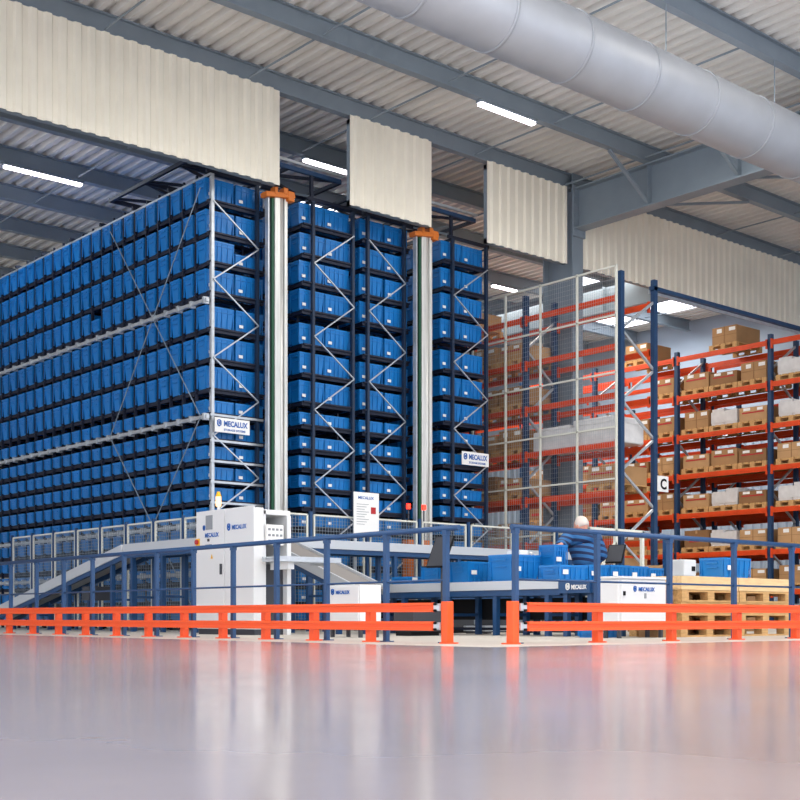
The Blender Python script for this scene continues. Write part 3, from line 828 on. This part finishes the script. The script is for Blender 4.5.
# monitors
def monitor(lab, base, h, ang, tilt, scr=(.34, .22)):
    x, y = base; t = thing('monitor', lab, 'monitor', (x, y, 0), 'black touch screens at the picking stations')
    MB().tube((x, y, 0.0), (x, y, h-.05), .022).build('stand', 'dark', t)
    R = Matrix.Rotation(ang, 3, 'Z') @ Matrix.Rotation(tilt, 3, 'X')
    mb = MB().box(-scr[0]/2, scr[0]/2, -.06, -.03, -scr[1]/2, scr[1]/2)
    mb.box(-.08, .08, -.03, .0, -.07, .07)
    mb.v = [tuple(R @ Vector(v)+Vector((x, y, h))) for v in mb.v]; sc = mb.build('screen_housing', 'black', t, bevel=.004)
    mb = MB().box(-scr[0]/2+.015, scr[0]/2-.015, -.062, -.06, -scr[1]/2+.015, scr[1]/2-.015)
    mb.v = [tuple(R @ Vector(v)+Vector((x, y, h))) for v in mb.v]; mb.build('screen', 'dark', t)
    mb = MB().box(-.17, .17, -.25, -.08, -.2, -.185); mb.v = [tuple(Matrix.Rotation(ang, 3, 'Z') @ Vector(v)+Vector((x, y, h))) for v in mb.v]
    mb.build('keyboard_tray', 'black', t)
monitor('tilted black touch screen beside the low conveyor, left of the gap', (11.87, 12.86), 1.14, math.radians(-80), math.radians(-28), (.32, .5))
monitor('tilted black touch screen to the right of the worker', (14.2, 11.66), 1.14, math.radians(-75), math.radians(-28), (.26, .3))

# light gate post with printer
t = thing('gate_post', 'blue gate post with white strip and yellow button', 'post', (14.75, 11.2, 0))
MB().box(14.72, 14.79, 11.17, 11.24, 0, 1.42).build('post_body', 'rail', t)
MB().box(14.73, 14.78, 11.155, 11.17, 1.0, 1.3).build('label_strip', 'paper', t)
MB().tube((14.7, 11.16, .8), (14.7, 11.12, .8), .03).build('push_button', 'yellow', t)
MB().box(14.68, 14.83, 11.13, 11.28, 0, .012).build('foot_plate', 'rail', t)
t = thing('gate', 'cream tubular gate frame left of the blue gate post', 'gate', (14.5, 12.4, 0))
for x in (14.45, 15.1, 15.75): MB().box(x-.025, x+.025, 12.4, 12.45, 0, 1.6).build('stile', 'offwhite', t)
MB().box(14.42, 15.78, 12.4, 12.45, 1.56, 1.61).build('top_bar', 'offwhite', t)
MB().box(14.42, 15.78, 12.4, 12.45, .6, .64).build('mid_bar', 'offwhite', t)
MB().bar((14.45, 12.42, .65), (15.1, 12.42, 1.4), .04).build('diagonal', 'offwhite', t)
t = thing('label_printer', 'small white label printer on a stand left of the pallets', 'printer', (15.2, 11.3, 0))
MB().box(15.18, 15.48, 11.2, 11.5, .86, 1.1).build('printer_body', 'white', t, bevel=.02)
MB().box(15.36, 15.44, 11.19, 11.2, .93, 1.0).build('display', 'black', t)
MB().box(15.1, 15.55, 11.15, 11.55, .82, .86).build('shelf', 'conv', t)
MB().box(15.3, 15.36, 11.3, 11.36, 0, .82).build('stand', 'dark', t)
MB().box(15.15, 15.5, 11.2, 11.5, 0, .02).build('foot', 'dark', t)

# pallets stack with board collar at right
pm2 = MB()
W, L, H = 1.2, .8, .144
for i in range(5): pm2.box(0, W, i*(L-.12)/4, i*(L-.12)/4+.12, H-.022, H)
for x in (0, W/2-.07, W-.14):
    pm2.box(x, x+.14, 0, L, H-.044, H-.022)
    for y in (0, L/2-.06, L-.12): pm2.box(x, x+.14, y, y+.12, .022, H-.044)
for y in (0, L/2-.06, L-.12): pm2.box(0, W, y, y+.12, 0, .022)
pm = pm2.mesh('pallet', 'wood')
for sx, nm in ((12.62, 'left'), (13.84, 'right')):
    for i, nn in enumerate(('lowest', 'second', 'third', 'uppermost')):
        o = bpy.data.objects.new('pallet', pm); COL.objects.link(o); o.location = (sx+.01*(i % 2), 9.35+.012*((i+1) % 2), i*.1455+.001)
        tag(o, '%s wooden pallet of the %s floor stack behind the right railing' % (nn, nm), 'pallet', 'stacked pallets behind the right railing')
for sx, nm in ((12.62, 'left'), (13.84, 'right')):
    c = MB().box(0, 1.2, 0, .03, 0, .17).box(0, 1.2, .77, .8, 0, .17).box(0, .03, .03, .77, 0, .17).box(1.17, 1.2, .03, .77, 0, .17).box(.03, 1.17, .03, .77, .15, .168)
    o = c.build('pallet_collar', 'wood2', loc=(sx, 9.35, .586), bevel=.003)
    tag(o, 'pale wooden collar on top of the %s pallet stack' % nm, 'pallet collar', 'pale wooden collars on the pallet stacks')
o = btote(13.88, 9.6, .76, .6, .4, .27, 'blue tote on the pale wooden collar at the right edge')
o = MB().box(0, .3, 0, .3, 0, .55).box(.0, .3, .0, .14, .55, .58).build('carton', 'card', loc=(12.29, 9.45, 0)); tag(o, 'tall plain carton on the floor between white cabinet and pallets', 'carton')
# carton stack behind the gate
for i, (x, y, z, w, d2, h, m_, lb) in enumerate(((16.6, 12.6, 0, .9, .8, .6, 'card', 'large carton on the floor beyond the cream gate frame'),
        (16.65, 12.65, .602, .8, .7, .5, 'card2', 'pale carton stacked on the large carton beyond the gate'),
        (17.9, 12.4, 0, 1.0, .8, .7, 'card3', 'dark brown carton on the floor farther right of the gate'))):
    o = MB().box(0, w, 0, d2, 0, h).build('carton', m_, loc=(x, y, z)); tag(o, lb, 'carton')
    MB().box(w*.46, w*.54, -.003, 0, h*.75, h).box(w*.46, w*.54, 0, d2, h, h+.001).build('tape', 'card2' if m_ != 'card2' else 'card', o, loc=(0,0,0))

# floor level guide rails and drive units seen under the conveyors
t = thing('floor_guide', 'low silver guide rail on the floor under the conveyors', 'guide rail', (13, 13.2, 0))
MB().box(12.95, 17, 13.1, 13.16, .04, .12).build('rail_bar', 'silver', t)
MB().box(12.95, 17, 13.5, 13.56, .04, .12).build('rail_bar', 'silver', t)
mb = MB()
for i in range(5): mb.box(13+i*.95, 13.08+i*.95, 13.1, 13.56, 0, .04)
mb.build('sleeper', 'dark', t)
for i, (x, y, lab) in enumerate(((13.1, 14.0, 'dark drive unit under the conveyor, nearest the middle gap'), (14.2, 14.1, 'dark drive unit under the conveyor behind the worker'), (10.75, 12.2, 'dark drive unit on the floor right of the small white cabinet'))):
    t = thing('drive_unit', lab, 'motor', (x, y, 0), 'dark drive units under the conveyors')
    MB().box(x, x+.5, y, y+.4, .06, .4).build('housing', 'dark', t, bevel=.01)
    MB().tube((x+.5, y+.2, .22), (x+.72, y+.2, .22), .09).build('motor', 'steel', t, smooth=True)
    MB().box(x, x+.5, y+.05, y+.35, 0, .06).build('foot', 'black', t)
# signal lights and orange lift columns behind the crossing conveyor
for x, lab in ((15.9, 'orange shuttle column left of the right crane mast base'), (16.3, 'orange shuttle column directly under the right crane mast')):
    t = thing('shuttle_column', lab, 'column', (x, 18.2, 0), 'orange columns behind the mesh fence')
    MB().box(x, x+.16, 18.2, 18.36, 0, 1.75).build('column_body', 'mastorange', t)
    MB().tube((x+.08, 18.28, 1.75), (x+.08, 18.28, 2.35), .015).build('stem', 'dark', t)
    MB().tube((x+.08, 18.28, 2.35), (x+.08, 18.28, 2.45), .045).build('signal_lamp', 'redlamp', t)

# ------------------------------------------------------------------ worker
def skin_obj(name, verts, edges, rad, m, parent, sub=2, root=0):
    me = bpy.data.meshes.new(name); me.from_pydata([tuple(v) for v in verts], edges, []); me.materials.append(M[m])
    o = bpy.data.objects.new(name, me); COL.objects.link(o)
    if parent is not None: o.parent = parent; o.location = -Vector(parent.location)
    o.modifiers.new('skin', 'SKIN').use_smooth_shade = True
    sv = me.skin_vertices[0].data if len(me.skin_vertices) else None
    if sv is None:
        me.skin_vertices.new(name='s') if hasattr(me.skin_vertices, 'new') else None
        sv = me.skin_vertices[0].data
    for i, r in enumerate(rad):
        sv[i].radius = r if isinstance(r, tuple) else (r, r)
        sv[i].use_root = (i == root)
    s = o.modifiers.new('s', 'SUBSURF'); s.levels = sub; s.render_levels = sub
    return o
hx, hy = 13.53, 11.73
t = thing('person', 'person in a blue striped pullover leaning over the totes, reaching left', 'person', (hx, hy, 0))
RX, RY = .757, -.653      # shoulder line; the worker faces away from the walkway
def q(r, f, z): return (hx+RX*r-RY*f, hy+RY*r+RX*f, z)
P = {'pel': q(.08, -.02, .92), 'belly': q(.06, 0, 1.06), 'chest': q(.0, .05, 1.27), 'neck0': q(-.0, .08, 1.41), 'neck': q(-.0, .1, 1.46),
     'sN': q(-.2, .05, 1.37), 'eN': q(-.33, -.2, 1.27), 'wN': q(-.36, -.47, 1.25),
     'sF': q(.19, .05, 1.36), 'eF': q(.3, .0, 1.1), 'wF': q(.14, .24, 1.03),
     'hipN': q(0, -.02, .87), 'kN': q(-.04, .04, .48), 'aN': q(-.05, -.02, .09), 'tN': q(-.08, .16, .04),
     'hipF': q(.16, -.02, .87), 'kF': q(.18, .03, .48), 'aF': q(.2, -.03, .09), 'tF': q(.22, .15, .04)}
names = list(P); ix = {n: i for i, n in enumerate(names)}
E = [('pel','belly'),('belly','chest'),('chest','neck0'),('neck0','neck'),('neck0','sN'),('sN','eN'),('eN','wN'),('neck0','sF'),('sF','eF'),('eF','wF'),
     ('pel','hipN'),('hipN','kN'),('kN','aN'),('aN','tN'),('pel','hipF'),('hipF','kF'),('kF','aF'),('aF','tF')]
R = dict(pel=.12, belly=.12, chest=.13, neck0=.08, neck=.055, sN=.06, eN=.042, wN=.028, sF=.06, eF=.042, wF=.028, hipN=.085, kN=.055, aN=.04, tN=.03,
         hipF=.085, kF=.055, aF=.04, tF=.03)
body = skin_obj('body', [P[n] for n in names], [(ix[a], ix[b]) for a, b in E], [R[n] for n in names], 'skin', t)
def sub(nms, edges, rad, name, m):
    vs = [P[n] if isinstance(n, str) else n for n in nms]; return skin_obj(name, vs, edges, rad, m, t)
def lerp(a, b, f): return tuple(Vector(P[a]).lerp(Vector(P[b]), f))
sub(['pel','belly','chest','neck0','sN','eN',lerp('eN','wN',.85),'sF','eF',lerp('eF','wF',.85)],
    [(0,1),(1,2),(2,3),(3,4),(4,5),(5,6),(3,7),(7,8),(8,9)], [(.2,.2),(.21,.21),(.22,.22),.13,.115,.085,.06,.115,.09,.055], 'pullover', 'knit')
sub(['pel','hipN','kN',lerp('kN','aN',.9),'hipF','kF',lerp('kF','aF',.9)], [(0,1),(1,2),(2,3),(0,4),(4,5),(5,6)], [.15,.11,.078,.062,.11,.078,.062], 'trousers', 'trouser')
for a, b in (('aN','tN'), ('aF','tF')):
    skin_obj('shoe', [tuple(Vector(P[a])+Vector((-.03,-.03,-.03))), tuple(Vector(P[a])+Vector((.05,.06,-.04))), tuple(Vector(P[b])+Vector((0,0,.005)))], [(0,1),(1,2)], [.045,.05,.042], 'shoe', t)
# head: shaped ellipsoid with face features
def ellipsoid(mb, c, r, seg=20, rings=14, fn=None):
    n0 = len(mb.v)
    for i in range(rings+1):
        th = math.pi*i/rings
        for j in range(seg):
            ph = 2*math.pi*j/seg; p = Vector((math.sin(th)*math.cos(ph), math.sin(th)*math.sin(ph), math.cos(th)))
            if fn: p = fn(p)
            mb.v.append((c[0]+p.x*r[0], c[1]+p.y*r[1], c[2]+p.z*r[2]))
    for i in range(rings):
        for j in range(seg):
            k = (j+1) % seg; mb.f.append((n0+i*seg+j, n0+(i+1)*seg+j, n0+(i+1)*seg+k, n0+i*seg+k)); mb.m.append(0)
hc = Vector(q(.0, .12, 1.55))
def headfn(p):      # facing -x: jaw narrower
    q = p.copy()
    if q.z < 0: q.y *= 1+.28*q.z; q.x = q.x*(1+.12*q.z)-.12*(-q.z)
    return q
hm = MB(); ellipsoid(hm, (0,0,0), (.1, .078, .118), fn=headfn)
def nose(c, r): ellipsoid(hm, c, r, 10, 6)
nose((-.108, 0, -.02), (.022, .014, .024)); nose((-.1, 0, -.065), (.012, .026, .008))
for s in (-1, 1): nose((-.0, s*.079, -.01), (.02, .008, .032)); nose((-.088, s*.03, .012), (.012, .016, .009))
Rt = Matrix.Rotation(math.radians(-85), 3, 'Z') @ Matrix.Rotation(math.radians(-20), 3, 'Y') @ Matrix.Scale(1.1, 3)
hm.v = [tuple(Rt @ Vector(v)+hc) for v in hm.v]
hd = hm.build('head', 'skin', t, smooth=True)
hh = MB(); ellipsoid(hh, (.012, 0, .014), (.102, .085, .116), fn=lambda p: Vector((p.x, p.y, max(p.z, -.35))) if p.x > -.45 else Vector((-.45+(p.x+.45)*.6, p.y*.93, max(p.z, .3))))
hh.v = [tuple(Rt @ Vector(v)+hc) for v in hh.v]
hh.build('hair', 'hair', t, smooth=True)
skin_obj('neck', [P['neck0'], tuple(hc+Vector((.02,0,-.06)))], [(0,1)], [.06,.056], 'skin', t)
# hands
def hand(w, fwd, side, name='hand'):
    w = Vector(w); f = Vector(fwd).normalized(); s = Vector(side).normalized(); dn = Vector((0,0,-1))
    pts = [w, w+f*.05, w+f*.09]; vs = [tuple(p) for p in pts]; ed = [(0,1),(1,2)]; rd = [.026, (.036,.02), (.038,.018)]
    h = skin_obj(name, vs, ed, rd, 'skin', t)
    for i, (o, l) in enumerate(((-.03,.07),(-.01,.08),(.01,.075),(.03,.06))):
        b = w+f*.085+s*o
        skin_obj('finger', [tuple(b), tuple(b+f*l*.45+dn*.006), tuple(b+f*l*.75+dn*.03), tuple(b+f*l*.8+dn*.05)], [(0,1),(1,2),(2,3)], [.0095,.0088,.008,.007], 'skin', t, sub=1)
    b = w+f*.035-s*.03
    skin_obj('thumb', [tuple(b), tuple(b-s*.03+f*.03), tuple(b-s*.035+f*.055+dn*.02)], [(0,1),(1,2)], [.012,.01,.008], 'skin', t, sub=1)
hand(P['wN'], (-.95, -.25, -.12), (.25, -.95, 0)); hand(P['wF'], (.2, .95, -.2), (-.95, .2, 0))

# ------------------------------------------------------------------ light
w = bpy.data.worlds.new('world'); S.world = w; w.use_nodes = True
bg = w.node_tree.nodes['Background']; bg.inputs[0].default_value = (*lin('#e9eefa'), 1); bg.inputs[1].default_value = 2.3
def area(loc, sx, sy, e, rot=(0,0,0), c=(1,.97,.93)):  # area lights added for overall brightness, with no fixtures of their own
    l = bpy.data.lights.new('light_source', 'AREA'); l.shape = 'RECTANGLE'; l.size = sx; l.size_y = sy; l.energy = e; l.color = c
    o = bpy.data.objects.new('light_source', l); COL.objects.link(o); o.location = loc; o.rotation_euler = rot
    return o
area((13.7, 13.3, 9.5), 12, 2, 420)
area((23.6, 23.4, 9.4), 3, 6, 500, c=(1, .9, .78))
area((30, 25, 9.6), 6, 6, 500, c=(1, .96, .9))
area((14.7, 26, 9.7), 8, 5, 420, c=(.75, .88, 1))

# ------------------------------------------------------------------ camera
cam = bpy.data.cameras.new('camera'); co = bpy.data.objects.new('camera', cam); COL.objects.link(co)
co.location = (0, 0, .25); co.rotation_euler = (math.radians(90), 0, -math.atan2(.6530, .7573))
cam.sensor_width = 36; cam.lens = 1250/800*36; cam.shift_y = 217/800; cam.clip_end = 200
S.camera = co
S.view_settings.view_transform = 'Standard'; S.view_settings.look = 'None'; S.view_settings.gamma = 1
S.view_settings.exposure = .3
